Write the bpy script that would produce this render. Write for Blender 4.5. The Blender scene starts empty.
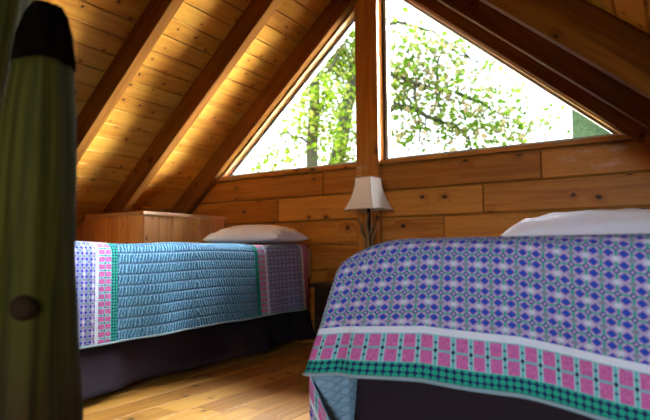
import bpy, math, random
import numpy as np
from mathutils import Vector, Matrix
rng = random.Random(7)
H = 0.6                                   # camera height above the loft floor
scene = bpy.context.scene
COL = scene.collection
TAN = 0.875                               # roof pitch
COS = 1 / math.sqrt(1 + TAN * TAN); SIN = TAN * COS
XR = -1.50                                # ridge
RB = 1.725 + H                            # underside of the rafters at the ridge
RC = 1.915 + H                            # underside of the ceiling boards at the ridge
WY = 3.0                                  # inner face of the window wall
SILL = 0.56 + H
BACK = -2.6

def s2l(c):
    c /= 255.0
    return c / 12.92 if c <= 0.04045 else ((c + 0.055) / 1.055) ** 2.4
def rgb(r, g, b): return (s2l(r), s2l(g), s2l(b), 1.0)

# ------------------------------------------------------------------ node maths
class N:
    t = None
    def __init__(s, sock): s.s = sock
    def __add__(a, b): return m('ADD', a, b)
    def __radd__(a, b): return m('ADD', b, a)
    def __sub__(a, b): return m('SUBTRACT', a, b)
    def __rsub__(a, b): return m('SUBTRACT', b, a)
    def __mul__(a, b): return m('MULTIPLY', a, b)
    def __rmul__(a, b): return m('MULTIPLY', b, a)
    def __truediv__(a, b): return m('DIVIDE', a, b)
def put(v, sock):
    if isinstance(v, N): N.t.links.new(v.s, sock)
    else: sock.default_value = v
def m(op, a, b=0.0, c=None):
    n = N.t.nodes.new('ShaderNodeMath'); n.operation = op
    put(a, n.inputs[0]); put(b, n.inputs[1])
    if c is not None: put(c, n.inputs[2])
    return N(n.outputs[0])
def fract(a): return m('FRACT', a)
def floor_(a): return m('FLOOR', a)
def ab(a): return m('ABSOLUTE', a)
def mn(a, b): return m('MINIMUM', a, b)
def mx(a, b): return m('MAXIMUM', a, b)
def lt(a, b): return m('LESS_THAN', a, b)
def gt(a, b): return m('GREATER_THAN', a, b)
def ramp01(a, lo, hi):
    n = N.t.nodes.new('ShaderNodeMapRange'); n.interpolation_type = 'SMOOTHSTEP'
    put(a, n.inputs[0]); n.inputs[1].default_value = lo; n.inputs[2].default_value = hi
    return N(n.outputs[0])
def mixc(f, a, b):
    n = N.t.nodes.new('ShaderNodeMix'); n.data_type = 'RGBA'
    put(f, n.inputs[0]); put(a, n.inputs[6]); put(b, n.inputs[7])
    return N(n.outputs[2])
def noise(vec, scale, detail=2.0, rough=0.5, dist=0.0):
    n = N.t.nodes.new('ShaderNodeTexNoise')
    put(vec, n.inputs['Vector']); n.inputs['Scale'].default_value = scale
    n.inputs['Detail'].default_value = detail; n.inputs['Roughness'].default_value = rough
    n.inputs['Distortion'].default_value = dist
    return N(n.outputs['Fac'])
def xyz(x, y, z):
    n = N.t.nodes.new('ShaderNodeCombineXYZ')
    for v, i in ((x, 0), (y, 1), (z, 2)): put(v, n.inputs[i])
    return N(n.outputs[0])
def sep(v):
    n = N.t.nodes.new('ShaderNodeSeparateXYZ'); put(v, n.inputs[0])
    return N(n.outputs[0]), N(n.outputs[1]), N(n.outputs[2])
def uv():
    n = N.t.nodes.new('ShaderNodeUVMap'); n.uv_map = 'UVMap'
    x, y, _ = sep(N(n.outputs[0])); return x, y
def objco():
    n = N.t.nodes.new('ShaderNodeTexCoord'); return N(n.outputs['Object'])
def attr(name):
    n = N.t.nodes.new('ShaderNodeAttribute'); n.attribute_name = name
    return N(n.outputs['Fac'])
def newmat(name):
    mt = bpy.data.materials.new(name); mt.use_nodes = True
    N.t = mt.node_tree
    bs = next(n for n in N.t.nodes if n.type == 'BSDF_PRINCIPLED')
    return mt, bs
def bump(bs, h, strength, dist):
    n = N.t.nodes.new('ShaderNodeBump'); n.inputs['Strength'].default_value = strength
    n.inputs['Distance'].default_value = dist
    put(h, n.inputs['Height']); N.t.links.new(n.outputs[0], bs.inputs['Normal'])

def wood(name, light, dark, knot, rough=0.45, spread=0.35, knots=0.6, coat=0.0, stain=None, spec=0.5, kbig=1.0):
    mt, bs = newmat(name)
    u, v = uv(); r = attr('rnd')
    uu = u + r * 37.0; vv = v + r * 11.3
    # knots: cells along the board, only some carry one
    vn = N.t.nodes.new('ShaderNodeTexVoronoi'); vn.feature = 'F1'; vn.voronoi_dimensions = '2D'; vn.inputs['Scale'].default_value = 1.0
    warp = noise(xyz(uu * 9.0, vv * 9.0, r * 5.0), 1.0) - 0.5
    put(xyz(uu * 7.5 + warp * 0.25, vv * 10.0 + warp * 0.5, r * 13.0), vn.inputs['Vector'])
    d = N(vn.outputs['Distance']); cr, cg, cb = sep(N(vn.outputs['Color']))
    has = lt(cr, knots)
    size = (cg * 0.055 + 0.045) * kbig
    kn = (1.0 - ramp01(d / size, 0.55, 1.1)) * has
    halo = (1.0 - ramp01(d / size, 0.8, 4.0)) * has
    g1 = noise(xyz(uu * 1.6 + halo * 0.3, vv * 34.0 + halo * 1.6, r * 7.0), 1.0, 3.0, 0.6, 0.6)
    g2 = noise(xyz(uu * 5.0, vv * 160.0, r * 3.0), 1.0, 2.0, 0.5)
    big = noise(xyz(uu * 1.1, vv * 4.0, r * 9.0), 1.0, 2.0)
    f = ramp01(g1, 0.32, 0.72) * 0.45 + g2 * 0.3 + (big - 0.5) * 0.5 + 0.08
    f = f + (r - 0.5) * spread * 2.0 + halo * 0.25
    c = mixc(ramp01(f, 0.05, 0.95), light, dark)
    c = mixc(kn * 0.92, c, knot)
    if stain:
        ox, oy, oz = sep(objco())
        c = stain(c, ox, oy, oz)
    N.t.links.new(c.s, bs.inputs['Base Color'])
    bs.inputs['Roughness'].default_value = rough
    bs.inputs['Specular IOR Level'].default_value = spec
    if coat: bs.inputs['Coat Weight'].default_value = coat; bs.inputs['Coat Roughness'].default_value = 0.3
    bump(bs, g1 * 0.6 + g2 * 0.4, 0.25, 0.002)
    return mt

def plain(name, col, rough=0.6, metal=0.0, var=0.0, scale=20.0, bumpd=0.0, spec=0.12):
    mt, bs = newmat(name)
    n = noise(objco(), scale, 4.0, 0.6)
    dk = tuple(x * (1 - var) for x in col[:3]) + (1,)
    c = mixc(n, col, dk)
    N.t.links.new(c.s, bs.inputs['Base Color'])
    bs.inputs['Roughness'].default_value = rough; bs.inputs['Metallic'].default_value = metal; bs.inputs['Specular IOR Level'].default_value = spec if metal < .3 else .5
    if bumpd: bump(bs, n, 0.5, bumpd)
    return mt

def wall_stain(c, x, y, z):
    n = noise(xyz(x * 6.0, y, z * 14.0), 1.0, 5.0, 0.65)
    region = ramp01(x, -0.72, -0.25) * (1.0 - ramp01(ab(z - 1.075), 0.03, 0.11))
    return mixc(ramp01(n, 0.5, 0.75) * region * 0.7, c, rgb(205, 190, 180))

M = {}
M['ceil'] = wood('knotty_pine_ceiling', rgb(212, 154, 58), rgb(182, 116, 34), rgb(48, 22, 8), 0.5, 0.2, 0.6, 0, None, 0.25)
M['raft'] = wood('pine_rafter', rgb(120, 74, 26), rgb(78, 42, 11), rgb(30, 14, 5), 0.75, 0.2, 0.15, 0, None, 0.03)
M['wall'] = wood('stained_log_wall', rgb(182, 120, 46), rgb(138, 81, 22), rgb(44, 20, 6), 0.5, 0.35, 0.17, 0.0, wall_stain, 0.25, 1.7)
M['floor'] = wood('pine_floor', rgb(196, 144, 64), rgb(150, 98, 36), rgb(40, 20, 8), 0.42, 0.3, 0.2, 0.0, None, 0.25, 1.8)
M['cab'] = wood('pine_cabinet', rgb(226, 164, 92), rgb(192, 122, 60), rgb(90, 44, 18), 0.5, 0.3, 0.3)
M['cabtop'] = wood('pine_lid', rgb(208, 160, 110), rgb(178, 120, 74), rgb(90, 44, 18), 0.4, 0.1, 0.1)
M['dark'] = wood('dark_wood', rgb(44, 26, 14), rgb(24, 14, 8), rgb(14, 8, 5), 0.5, 0.1, 0.1, 0, None, 0.15)
M['jamb'] = wood('weathered_jamb', rgb(190, 172, 140), rgb(150, 130, 100), rgb(90, 70, 50), 0.6, 0.1, 0.1)
M['jambdark'] = wood('stained_jamb', rgb(96, 54, 20), rgb(62, 32, 10), rgb(30, 14, 6), 0.7, 0.1, 0.2, 0, None, 0.0)
M['frame'] = plain('window_frame_grey', rgb(176, 182, 184), 0.5, 0, 0.12)
M['sheet'] = plain('tan_sheet', rgb(196, 170, 140), 0.9, 0, 0.1)
M['pillow'] = plain('pillow_white', rgb(238, 242, 254), 0.9, 0, 0.05)
M['skirt'] = plain('plum_skirt', rgb(42, 33, 40), 0.9, 0, 0.15, 30)
M['steel'] = plain('dark_steel', rgb(40, 40, 42), 0.4, 0.8, 0.1)
M['iron'] = plain('bronze', rgb(44, 30, 22), 0.45, 0.6, 0.2)
M['antler'] = plain('antler', rgb(140, 112, 76), 0.6, 0, 0.45, 45, 0.002)
M['bark'] = plain('tree_bark', (.006, .0068, .0045, 1), 0.95, 0, 0.5, 9, 0.02, 0.0)
M['lichen'] = plain('lichen_bark', (.0058, .0098, .0052, 1), 0.95, 0, 0.9, 16, 0.03, 0.0)
mt, bs = newmat('bounce_ground')
ox, oy, oz = sep(objco())
n = noise(objco(), 0.8, 4.0, 0.6)
far = ramp01(oy + n * 2.0, 6.4, 7.8)  # unseen ground, pale near the gable to bounce light onto the ceiling
c = mixc(far, mixc(n, rgb(196, 188, 160), rgb(160, 148, 114)), mixc(n, rgb(84, 76, 44), rgb(52, 46, 26)))
N.t.links.new(c.s, bs.inputs['Base Color']); bs.inputs['Roughness'].default_value = 1.0; bs.inputs['Specular IOR Level'].default_value = 0.0
M['ground'] = mt
M['trimline'] = plain('shade_trim', rgb(176, 160, 140), 0.8, 0, 0.1)
M['brass'] = plain('brass', rgb(150, 110, 50), 0.35, 0.9, 0.1)
M['roofing'] = plain('roofing', rgb(60, 56, 52), 0.9, 0, 0.2)

# lamp shade: thin linen letting light through
mt, bs = newmat('linen_shade')
x, y = uv()
w = noise(xyz(x * 420.0, y * 30.0, 0.0), 1.0, 2.0) * 0.5 + noise(xyz(x * 30.0, y * 420.0, 1.0), 1.0, 2.0) * 0.5
c = mixc(ramp01(w, 0.3, 0.7), rgb(244, 238, 226), rgb(222, 212, 194))
N.t.links.new(c.s, bs.inputs['Base Color']); bs.inputs['Roughness'].default_value = 0.85
bump(bs, w, 0.3, 0.0008)
tr = N.t.nodes.new('ShaderNodeBsdfTranslucent'); tr.inputs[0].default_value = rgb(225, 205, 175)
mx_ = N.t.nodes.new('ShaderNodeMixShader'); mx_.inputs[0].default_value = 0.25
out = next(n for n in N.t.nodes if n.type == 'OUTPUT_MATERIAL')
N.t.links.new(bs.outputs[0], mx_.inputs[1]); N.t.links.new(tr.outputs[0], mx_.inputs[2])
N.t.links.new(mx_.outputs[0], out.inputs[0])
M['shade'] = mt

# glass
mt, bs = newmat('window_glass')
N.t.nodes.remove(bs)
tp = N.t.nodes.new('ShaderNodeBsdfTransparent'); gl = N.t.nodes.new('ShaderNodeBsdfGlossy')
gl.inputs['Roughness'].default_value = 0.02; tp.inputs[0].default_value = (0.97, 0.985, 0.98, 1)
fr = N.t.nodes.new('ShaderNodeFresnel'); fr.inputs[0].default_value = 1.3
mx_ = N.t.nodes.new('ShaderNodeMixShader')
out = next(n for n in N.t.nodes if n.type == 'OUTPUT_MATERIAL')
N.t.links.new(fr.outputs[0], mx_.inputs[0]); N.t.links.new(tp.outputs[0], mx_.inputs[1])
N.t.links.new(gl.outputs[0], mx_.inputs[2]); N.t.links.new(mx_.outputs[0], out.inputs[0])
M['glass'] = mt

# leaves: thin, light comes through
def leafmat(name, cols):
    mt, bs = newmat(name)
    r = attr('rnd')
    rp = N.t.nodes.new('ShaderNodeValToRGB'); put(r, rp.inputs[0])
    rp.color_ramp.interpolation = 'LINEAR'
    els = rp.color_ramp.elements
    els[0].position = 0; els[0].color = cols[0]; els[1].position = 1; els[1].color = cols[-1]
    for i, c in enumerate(cols[1:-1]):
        e = els.new((i + 1) / (len(cols) - 1)); e.color = c
    N.t.links.new(rp.outputs[0], bs.inputs['Base Color']); bs.inputs['Roughness'].default_value = 0.6
    bs.inputs['Specular IOR Level'].default_value = 0.0
    tr = N.t.nodes.new('ShaderNodeBsdfTranslucent'); N.t.links.new(rp.outputs[0], tr.inputs[0])
    mx_ = N.t.nodes.new('ShaderNodeMixShader'); mx_.inputs[0].default_value = 0.5
    out = next(n for n in N.t.nodes if n.type == 'OUTPUT_MATERIAL')
    N.t.links.new(bs.outputs[0], mx_.inputs[1]); N.t.links.new(tr.outputs[0], mx_.inputs[2])
    N.t.links.new(mx_.outputs[0], out.inputs[0])
    return mt
M['leaf_green'] = leafmat('leaves_green', [(.0085, .0185, .0006, 1), (.012, .023, .0010, 1), (.017, .026, .0025, 1), (.024, .026, .010, 1)])
M['leaf_mixed'] = leafmat('leaves_mixed', [(.006, .0150, .0006, 1), (.009, .019, .001, 1), (.013, .0215, .0025, 1), (.026, .023, .011, 1), (.032, .025, .016, 1)])

# log newel: weathered peeled log, with green window light put into its upper colour
mt, bs = newmat('peeled_log')
u, v = uv()
st = noise(xyz(u * 60.0, v * 3.0, 0.0), 1.0, 4.0, 0.6, 0.4)
big = noise(xyz(u * 10.0, v * 2.0, 3.0), 1.0, 2.0)
c = mixc(ramp01(st * 0.7 + big * 0.4, 0.35, 0.8), rgb(72, 68, 17), rgb(20, 16, 5))
c = mixc(ramp01(v, 0.55, 0.30), c, mixc(ramp01(st, 0.35, 0.7), rgb(58, 38, 20), rgb(22, 13, 6)))
N.t.links.new(c.s, bs.inputs['Base Color']); bs.inputs['Roughness'].default_value = 0.7
bs.inputs['Specular IOR Level'].default_value = 0.08
bump(bs, st, 0.6, 0.006)
M['log'] = mt
M['logbark'] = plain('log_bark', rgb(14, 10, 7), 0.95, 0, 0.5, 40, 0.006, 0.0)
M['knot'] = plain('log_knot', rgb(48, 30, 16), 0.8, 0, 0.5, 40, 0.004)

# quilt
def quiltmat(name, edge=True):
    mt, bs = newmat(name)
    u, v = uv()
    NAVY = rgb(28, 38, 88)
    # main field
    cu = u / 0.0236; cv = (v - 0.108) / 0.0395 + 0.25
    fu = fract(cu + 0.5) - 0.5; fv = fract(cv)
    dv = mn(ab(fv - 0.25), ab(fv - 0.75))
    afu = ab(fu)
    wob = (noise(xyz(u * 130.0, v * 130.0, 0.0), 1.0, 2.0) - 0.5) * 0.22
    dia = afu / 0.33 + dv / 0.165 + wob
    c = rgb(150, 154, 194)
    c = mixc(ramp01(noise(xyz(u * 260.0, v * 260.0, 0.0), 1.0, 1.0), 0.4, 0.6), c, rgb(180, 168, 200))
    # white / grey lozenge row
    par = fract(floor_(cu) * 0.5) * 2.0
    hfu = fract(cu) - 0.5
    loz = ab(hfu) / 0.34 + ab(fv - 0.5) / 0.15
    lozc = mixc(gt(par, 0.5), rgb(196, 196, 212), rgb(128, 130, 146))
    c = mixc(lt(loz + wob, 0.95), c, lozc)
    # pink outline then blue motif
    c = mixc(lt(dia, 1.36), c, rgb(186, 130, 172))
    bar = lt(ab(hfu), 0.10) * lt(dv, 0.13)
    c = mixc(bar, c, rgb(48, 158, 142))
    c = mixc(lt(dia, 1.10), c, rgb(36, 70, 172))
    f0 = ab(fract(cv + 0.5) - 0.5)
    c = mixc(lt(f0, 0.045), c, rgb(48, 158, 142))
    circ = m('SQRT', hfu * hfu + (f0 * 1.7) * (f0 * 1.7))
    c = mixc(lt(circ, 0.21), c, rgb(44, 42, 112))
    c = mixc(lt(circ, 0.11), c, rgb(186, 158, 204))
    # white band
    white = mixc(noise(xyz(u * 300.0, v * 300.0, 0.0), 1.0, 2.0), rgb(226, 230, 242), rgb(200, 204, 220))
    c = mixc(lt(v, 0.108), c, white)
    # pink squares
    pu = fract(u / 0.0305) - 0.5; pvv = fract((v - 0.033) / 0.0305) - 0.5
    lb = mixc(lt(ab(ab(pu) - 0.38), 0.035), rgb(96, 180, 186), rgb(170, 196, 206))
    dash = gt(ab(pu), 0.42) * lt(ab(pvv), 0.07)
    lb = mixc(dash, lb, NAVY)
    weave = noise(xyz(u * 500.0, v * 120.0, 0.0), 1.0, 2.0)
    pink = mixc(ramp01(weave, 0.35, 0.65), rgb(206, 112, 172), rgb(176, 84, 144))
    p = mixc(lt(ab(pu), 0.335) * lt(ab(pvv), 0.43), lb, pink)
    dm = (0.5 - ab(pu)) * 0.0305 + ab(v - 0.0635) * 0.9
    p = mixc(lt(dm, 0.0042), p, rgb(22, 26, 60))
    c = mixc(lt(v, 0.094), c, p)
    # teal dots on navy
    tu = fract(u / 0.0130) - 0.5; tv = fract(v / 0.0132) - 0.5
    td = m('SQRT', tu * tu + tv * tv)
    t_ = mixc(lt(td + wob * 0.4, 0.43), NAVY, rgb(36, 158, 132))
    c = mixc(lt(v, 0.033), c, t_)
    # extra edge bands near the far hem
    if edge: c = mixc(gt(v, 0.455), c, white)
    if edge: c = mixc(gt(v, 0.478), c, mixc(gt(fract(u / 0.0287), 0.3), rgb(160, 130, 150), rgb(190, 110, 150)))
    # plain quilted centre panel
    tri = ab(fract(u / 0.046) - 0.5)
    row = ab(fract(u / 0.046 + 0.5) - 0.5) * 0.046
    lw = noise(xyz(u * 30.0, v * 30.0, 9.0), 1.0, 2.0)
    leaf = m('SINE', v / 0.017 * 6.2832 - fract(u / 0.046) * 4.5 + lw * 11.0)
    n2 = noise(xyz(u * 90.0, v * 90.0, 2.0), 1.0, 3.0)
    fleck = noise(xyz(u * 50.0, v * 240.0, 4.0), 1.0, 2.0)
    pl = mixc(ramp01(leaf * 0.28 + n2, 0.15, 0.95), rgb(62, 112, 144), rgb(116, 168, 194))
    pl = mixc(ramp01(fleck, 0.58, 0.66) * 0.6, pl, rgb(60, 96, 126))
    pl = mixc((1.0 - ramp01(row, 0.0010, 0.0028)) * 0.4, pl, rgb(120, 92, 120))
    isplain = lt(v, 0.0)
    c = mixc(isplain, c, pl)
    N.t.links.new(c.s, bs.inputs['Base Color'])
    bs.inputs['Roughness'].default_value = 0.9; bs.inputs['Specular IOR Level'].default_value = 0.2
    stitch = ramp01(row, 0.0, 0.009)
    hp = stitch * 0.7 + leaf * 0.26 * stitch + n2 * 0.5
    soft = noise(xyz(u * 45.0, v * 45.0, 6.0), 1.0, 2.0) * 0.6
    h = mixc(isplain, xyz(soft, soft, soft), xyz(hp, hp, hp))
    hx, _, _ = sep(h)
    bump(bs, hx, 1.0, 0.009)
    return mt
M['quilt'] = quiltmat('patchwork_quilt')
M['quilt_near'] = quiltmat('patchwork_quilt_wide', False)
mt, bs = newmat('quilt_reverse')
u, v = uv()
ox, oy, oz = sep(objco()); ut = (oy - ox) * 0.7
a = ab(fract((ut + oz) / 0.021) - 0.5); b = ab(fract((ut - oz) / 0.021) - 0.5)
lat = ramp01(mn(a, b), 0.0, 0.2)
c = mixc(lat, rgb(136, 172, 196), rgb(156, 190, 212))
N.t.links.new(c.s, bs.inputs['Base Color']); bs.inputs['Roughness'].default_value = 0.9; bs.inputs['Specular IOR Level'].default_value = 0.1
bump(bs, lat, 0.5, 0.004)
M['reverse'] = mt
M['binding'] = plain('quilt_binding', rgb(146, 172, 184), 0.9, 0, 0.15, 60)

# ------------------------------------------------------------------ mesh builder
class MB:
    def __init__(s): s.v = []; s.f = []; s.uv = []; s.r = []; s.sm = []; s.mi = []
    def face(s, pts, uvs=None, r=0.5, smooth=False, mi=0):
        b = len(s.v); s.v += [tuple(p) for p in pts]; s.f.append(list(range(b, b + len(pts))))
        s.uv.append(uvs or [(p[0], p[2]) for p in pts]); s.r.append(r); s.sm.append(smooth); s.mi.append(mi)
    def hull(s, A, B, grain, r=None, caps=True):
        """prism between two matching loops, texture running along grain"""
        r = rng.random() if r is None else r
        n = len(A); g = Vector(grain).normalized()
        b = len(s.v); s.v += [tuple(p) for p in A] + [tuple(p) for p in B]
        faces = [[b + i, b + (i + 1) % n, b + n + (i + 1) % n, b + n + i] for i in range(n)]
        if caps: faces += [[b + i for i in range(n)][::-1], [b + n + i for i in range(n)]]
        for f in faces:
            P = [Vector(s.v[i]) for i in f]
            nm = Vector((0, 0, 0))
            for i in range(len(P)): nm += (P[i] - P[0]).cross(P[(i + 1) % len(P)] - P[0])
            nm = nm.normalized() if nm.length > 1e-12 else Vector((0, 0, 1))
            if abs(nm.dot(g)) > 0.9:
                e = (P[1] - P[0]).normalized(); h = nm.cross(e)
                s.uv.append([(p.dot(e), p.dot(h)) for p in P])
            else:
                h = nm.cross(g).normalized()
                s.uv.append([(p.dot(g), p.dot(h)) for p in P])
            s.f.append(f); s.r.append(r); s.sm.append(False); s.mi.append(0)
    def box(s, lo, hi, grain=(1, 0, 0), r=None):
        (x0, y0, z0), (x1, y1, z1) = lo, hi
        A = [(x0, y0, z0), (x1, y0, z0), (x1, y1, z0), (x0, y1, z0)]
        B = [(p[0], p[1], z1) for p in A]
        s.hull(A, B, grain, r)
    def ring(s, loops, uvs=None, r=0.5, closed=True, smooth=True, capa=True, capb=True):
        b = len(s.v); n = len(loops[0])
        for L in loops: s.v += [tuple(p) for p in L]
        for j in range(len(loops) - 1):
            for i in range(n if closed else n - 1):
                k = (i + 1) % n
                s.f.append([b + j * n + i, b + j * n + k, b + (j + 1) * n + k, b + (j + 1) * n + i])
                if uvs: s.uv.append([uvs(j, i), uvs(j, i + 1), uvs(j + 1, i + 1), uvs(j + 1, i)])
                else: s.uv.append([(i / n, j * .1), ((i + 1) / n, j * .1), ((i + 1) / n, j * .1 + .1), (i / n, j * .1 + .1)])
                s.r.append(r); s.sm.append(smooth); s.mi.append(0)
        for on, j in ((capa, 0), (capb, len(loops) - 1)):
            if on and closed:
                f = [b + j * n + i for i in range(n)]
                s.f.append(f if j else f[::-1]); s.uv.append([(s.v[i][0], s.v[i][1]) for i in f])
                s.r.append(r); s.sm.append(False); s.mi.append(0)
    def tube(s, pts, radii, seg=8, r=0.5):
        P = [Vector(p) for p in pts]; loops = []; up = Vector((0.31, 0.17, 0.93))
        for i, p in enumerate(P):
            d = (P[min(i + 1, len(P) - 1)] - P[max(i - 1, 0)]).normalized()
            a = d.cross(up)
            if a.length < 1e-3: a = d.cross(Vector((1, 0, 0)))
            a.normalize(); c = d.cross(a).normalized()
            loops.append([p + (a * math.cos(t) + c * math.sin(t)) * radii[i] for t in [2 * math.pi * k / seg for k in range(seg)]])
        s.ring(loops, r=r)
    def build(s, name, mat, parent=None, origin=(0, 0, 0), bevel=0.0, segs=2, smooth=None, extra=None):
        me = bpy.data.meshes.new(name)
        o0 = Vector(origin)
        me.from_pydata([tuple(Vector(p) - o0) for p in s.v], [], s.f); me.update()
        uvl = me.uv_layers.new(name='UVMap')
        flat = [c for f in s.uv for t in f for c in t]
        uvl.data.foreach_set('uv', flat)
        at = me.attributes.new('rnd', 'FLOAT', 'FACE'); at.data.foreach_set('value', s.r)
        me.polygons.foreach_set('use_smooth', s.sm if smooth is None else [smooth] * len(s.f))
        me.materials.append(mat)
        for e in extra or []: me.materials.append(e)
        me.polygons.foreach_set('material_index', s.mi)
        o = bpy.data.objects.new(name, me); COL.objects.link(o); o.location = origin
        if bevel:
            md = o.modifiers.new('bevel', 'BEVEL'); md.width = bevel; md.segments = segs; md.limit_method = 'ANGLE'
        if parent:
            o.parent = parent
            o.location = o0 - Vector(parent['_o']) if '_o' in parent else o0
        return o
def weld(o, d=1e-4):
    import bmesh
    bm = bmesh.new(); bm.from_mesh(o.data); bmesh.ops.remove_doubles(bm, verts=bm.verts, dist=d)
    bmesh.ops.recalc_face_normals(bm, faces=bm.faces); bm.to_mesh(o.data); bm.free(); return o
THINGS = []
def tag(o, label, cat, group=None):
    o['label'] = label; o['category'] = cat
    if group: o['group'] = group
    return o
def thing(name, label, cat, loc, group=None):
    o = bpy.data.objects.new(name, None); COL.objects.link(o); o.location = loc
    o.empty_display_size = 0.1; o['_o'] = tuple(loc)
    THINGS.append(o)
    return tag(o, label, cat, group)
def struct(o): o['kind'] = 'structure'; return o

def clip(poly, a, b, c):
    """keep a*x + b*z <= c"""
    out = []
    for i in range(len(poly)):
        p, q = poly[i], poly[(i + 1) % len(poly)]
        dp, dq = a * p[0] + b * p[1] - c, a * q[0] + b * q[1] - c
        if dp <= 0: out.append(p)
        if (dp < 0 < dq) or (dq < 0 < dp):
            t = dp / (dp - dq); out.append((p[0] + (q[0] - p[0]) * t, p[1] + (q[1] - p[1]) * t))
    return out
def under(poly, top):                      # clip below both slopes whose ridge is at top
    poly = clip(poly, -TAN, 1, top - TAN * XR)
    return clip(poly, TAN, 1, top + TAN * XR)
def inset(poly, d):
    n = len(poly); area = sum(poly[i][0] * poly[(i + 1) % n][1] - poly[(i + 1) % n][0] * poly[i][1] for i in range(n))
    sg = 1 if area > 0 else -1; L = []
    for i in range(n):
        p, q = poly[i], poly[(i + 1) % n]; dx, dz = q[0] - p[0], q[1] - p[1]; l = math.hypot(dx, dz)
        nx, nz = -dz / l * sg, dx / l * sg
        L.append((nx, nz, nx * p[0] + nz * p[1] + d))
    out = []
    for i in range(n):
        a, b = L[i - 1], L[i]; det = a[0] * b[1] - b[0] * a[1]
        out.append(((a[2] * b[1] - b[2] * a[1]) / det, (a[0] * b[2] - b[0] * a[2]) / det))
    return out
def ext(mb, poly, y0, y1, grain=(1, 0, 0), r=None):
    mb.hull([(x, y0, z) for x, z in poly], [(x, y1, z) for x, z in poly], grain, r)

# ------------------------------------------------------------------ room shell
fl = MB(); x = -4.5; k = 0
while x < 1.5:
    w = 0.138; y = BACK - rng.uniform(0, 1.2)
    while y < WY + 0.1:
        L = rng.uniform(1.8, 3.4)
        y0, y1 = max(y, BACK - .1), min(y + L, WY + 0.12)
        if y1 > y0: fl.box((x + .0012, y0, -0.03), (x + w - .0012, y1 - .001, 0.0), (0, 1, 0))
        y += L
    x += w
fl.box((-4.6, BACK - .1, -0.08), (1.6, WY + .12, -0.0301), (0, 1, 0), 0.5)
struct(fl.build('floor', M['floor'], bevel=0.0015, segs=1))

# ceiling: tongue and groove boards along the length of the roof, slab behind
cl = MB(); PW = 0.1085
DY0, DY1, DX, DZ = -1.3, 0.62, 1.05, 1.62           # side dormer behind the camera: its span, its wall and its ceiling
DS0 = (RC - DZ) / TAN / COS
for sgn in (-1, 1):
    top = 3.75 if sgn < 0 else 3.75
    s = 0.0
    dx, dz = sgn * COS, -SIN
    nx, nz = sgn * SIN, COS               # outward (up) normal
    def P(sv, nv): return (XR + dx * sv + nx * nv, RC + dz * sv + nz * nv)
    while s < top:
        y = BACK
        L = rng.uniform(1.2, 4.2)
        ch = 0.006
        prof = [P(s + ch, 0), P(s + PW - ch, 0), P(s + PW - .002, ch), P(s + PW - .002, .018), P(s + .002, .018), P(s + .002, ch)]
        cut = sgn > 0 and s > DS0 - PW
        if cut: y = DY1
        while y < WY + .1:
            y1 = min(y + L, WY + .1)
            cl.hull([(a, y + .0004, b) for a, b in prof], [(a, y1 - .0004, b) for a, b in prof], (0, 1, 0))
            y = y1; L = rng.uniform(2.2, 4.2)
        s += PW
    prof = [P(-.02, .0185), P(top, .0185), P(top, .12), P(-.02, .12)]
    if sgn < 0: cl.hull([(a, BACK - .1, b) for a, b in prof], [(a, WY + .14, b) for a, b in prof], (0, 1, 0), 0.5)
    else:
        cl.hull([(a, DY1, b) for a, b in prof], [(a, WY + .14, b) for a, b in prof], (0, 1, 0), 0.5)
        pr2 = [P(-.02, .0185), P(DS0, .0185), P(DS0, .12), P(-.02, .12)]
        cl.hull([(a, BACK - .1, b) for a, b in pr2], [(a, DY1, b) for a, b in pr2], (0, 1, 0), 0.5)
ridge = [(XR - .06, RC + .05), (XR + .06, RC + .05), (XR + .06, RC + .25), (XR - .06, RC + .25)]
ext(cl, ridge, BACK - .1, WY + .14, (0, 1, 0), .5)
struct(weld(cl.build('ceiling', M['ceil']), 1e-6))

POST_L, POST_R = -1.652, -1.496
# gable wall with the windows: wide boards below, rake fillers and sill
wb = MB()
zrow = [0.527 + H, 0.370 + H, 0.203 + H, 0.044 + H, -0.12 + H, -0.283 + H, -0.446 + H, -0.6 + H]
joints = {0: [-1.92, -0.563], 1: [-2.291, -0.872], 2: [-3.3, -1.1], 3: [-2.5, -0.3], 4: [-1.9, 0.4], 5: [-2.9, -0.8], 6: [-1.6]}
for i in range(7):
    z1, z0 = zrow[i], zrow[i + 1]
    xs = [-5.0] + sorted(joints[i]) + [2.0]
    for a, b in zip(xs[:-1], xs[1:]):
        ch = 0.007
        def loop(y, e):
            poly = [(a + e * .5 + .002, z0 + e + .0045), (b - e * .5 - .002, z0 + e + .0045), (b - e * .5 - .002, z1 - e - .0045), (a + e * .5 + .002, z1 - e - .0045)]
            return under(poly, RC - .002)
        f0, f1 = loop(WY, ch), loop(WY + ch, 0.0)
        if len(f0) == len(f1) and len(f0) >= 3:
            r = rng.random(); jut = rng.uniform(.0, .003)
            wb.hull([(x, WY + jut, z) for x, z in f0], [(x, WY + ch, z) for x, z in f1], (1, 0, 0), r)
            wb.hull([(x, WY + ch, z) for x, z in f1], [(x, WY + .04, z) for x, z in f1], (1, 0, 0), r, False)
base = under([(-5, -.02), (2.2, -.02), (2.2, SILL - .0265), (-5, SILL - .0265)], RC - .002)
ext(wb, base, WY + .0401, WY + .13, (1, 0, 0), 0.5)
# rake fillers above the windows
for sgn in (-1, 1):
    q = [(XR, RB), (XR + sgn * 3.0, RB - TAN * 3.0), (XR + sgn * 3.0, RC - TAN * 3.0 - .002), (XR, RC - .002)]
    if sgn > 0: q = q[::-1]
    q = clip(q, 0, -1, -(SILL - .03))
    ext(wb, q, WY + .003, WY + .13, (COS, 0, -sgn * SIN), 0.4)
struct(wb.build('wall_back', M['wall']))

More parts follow.
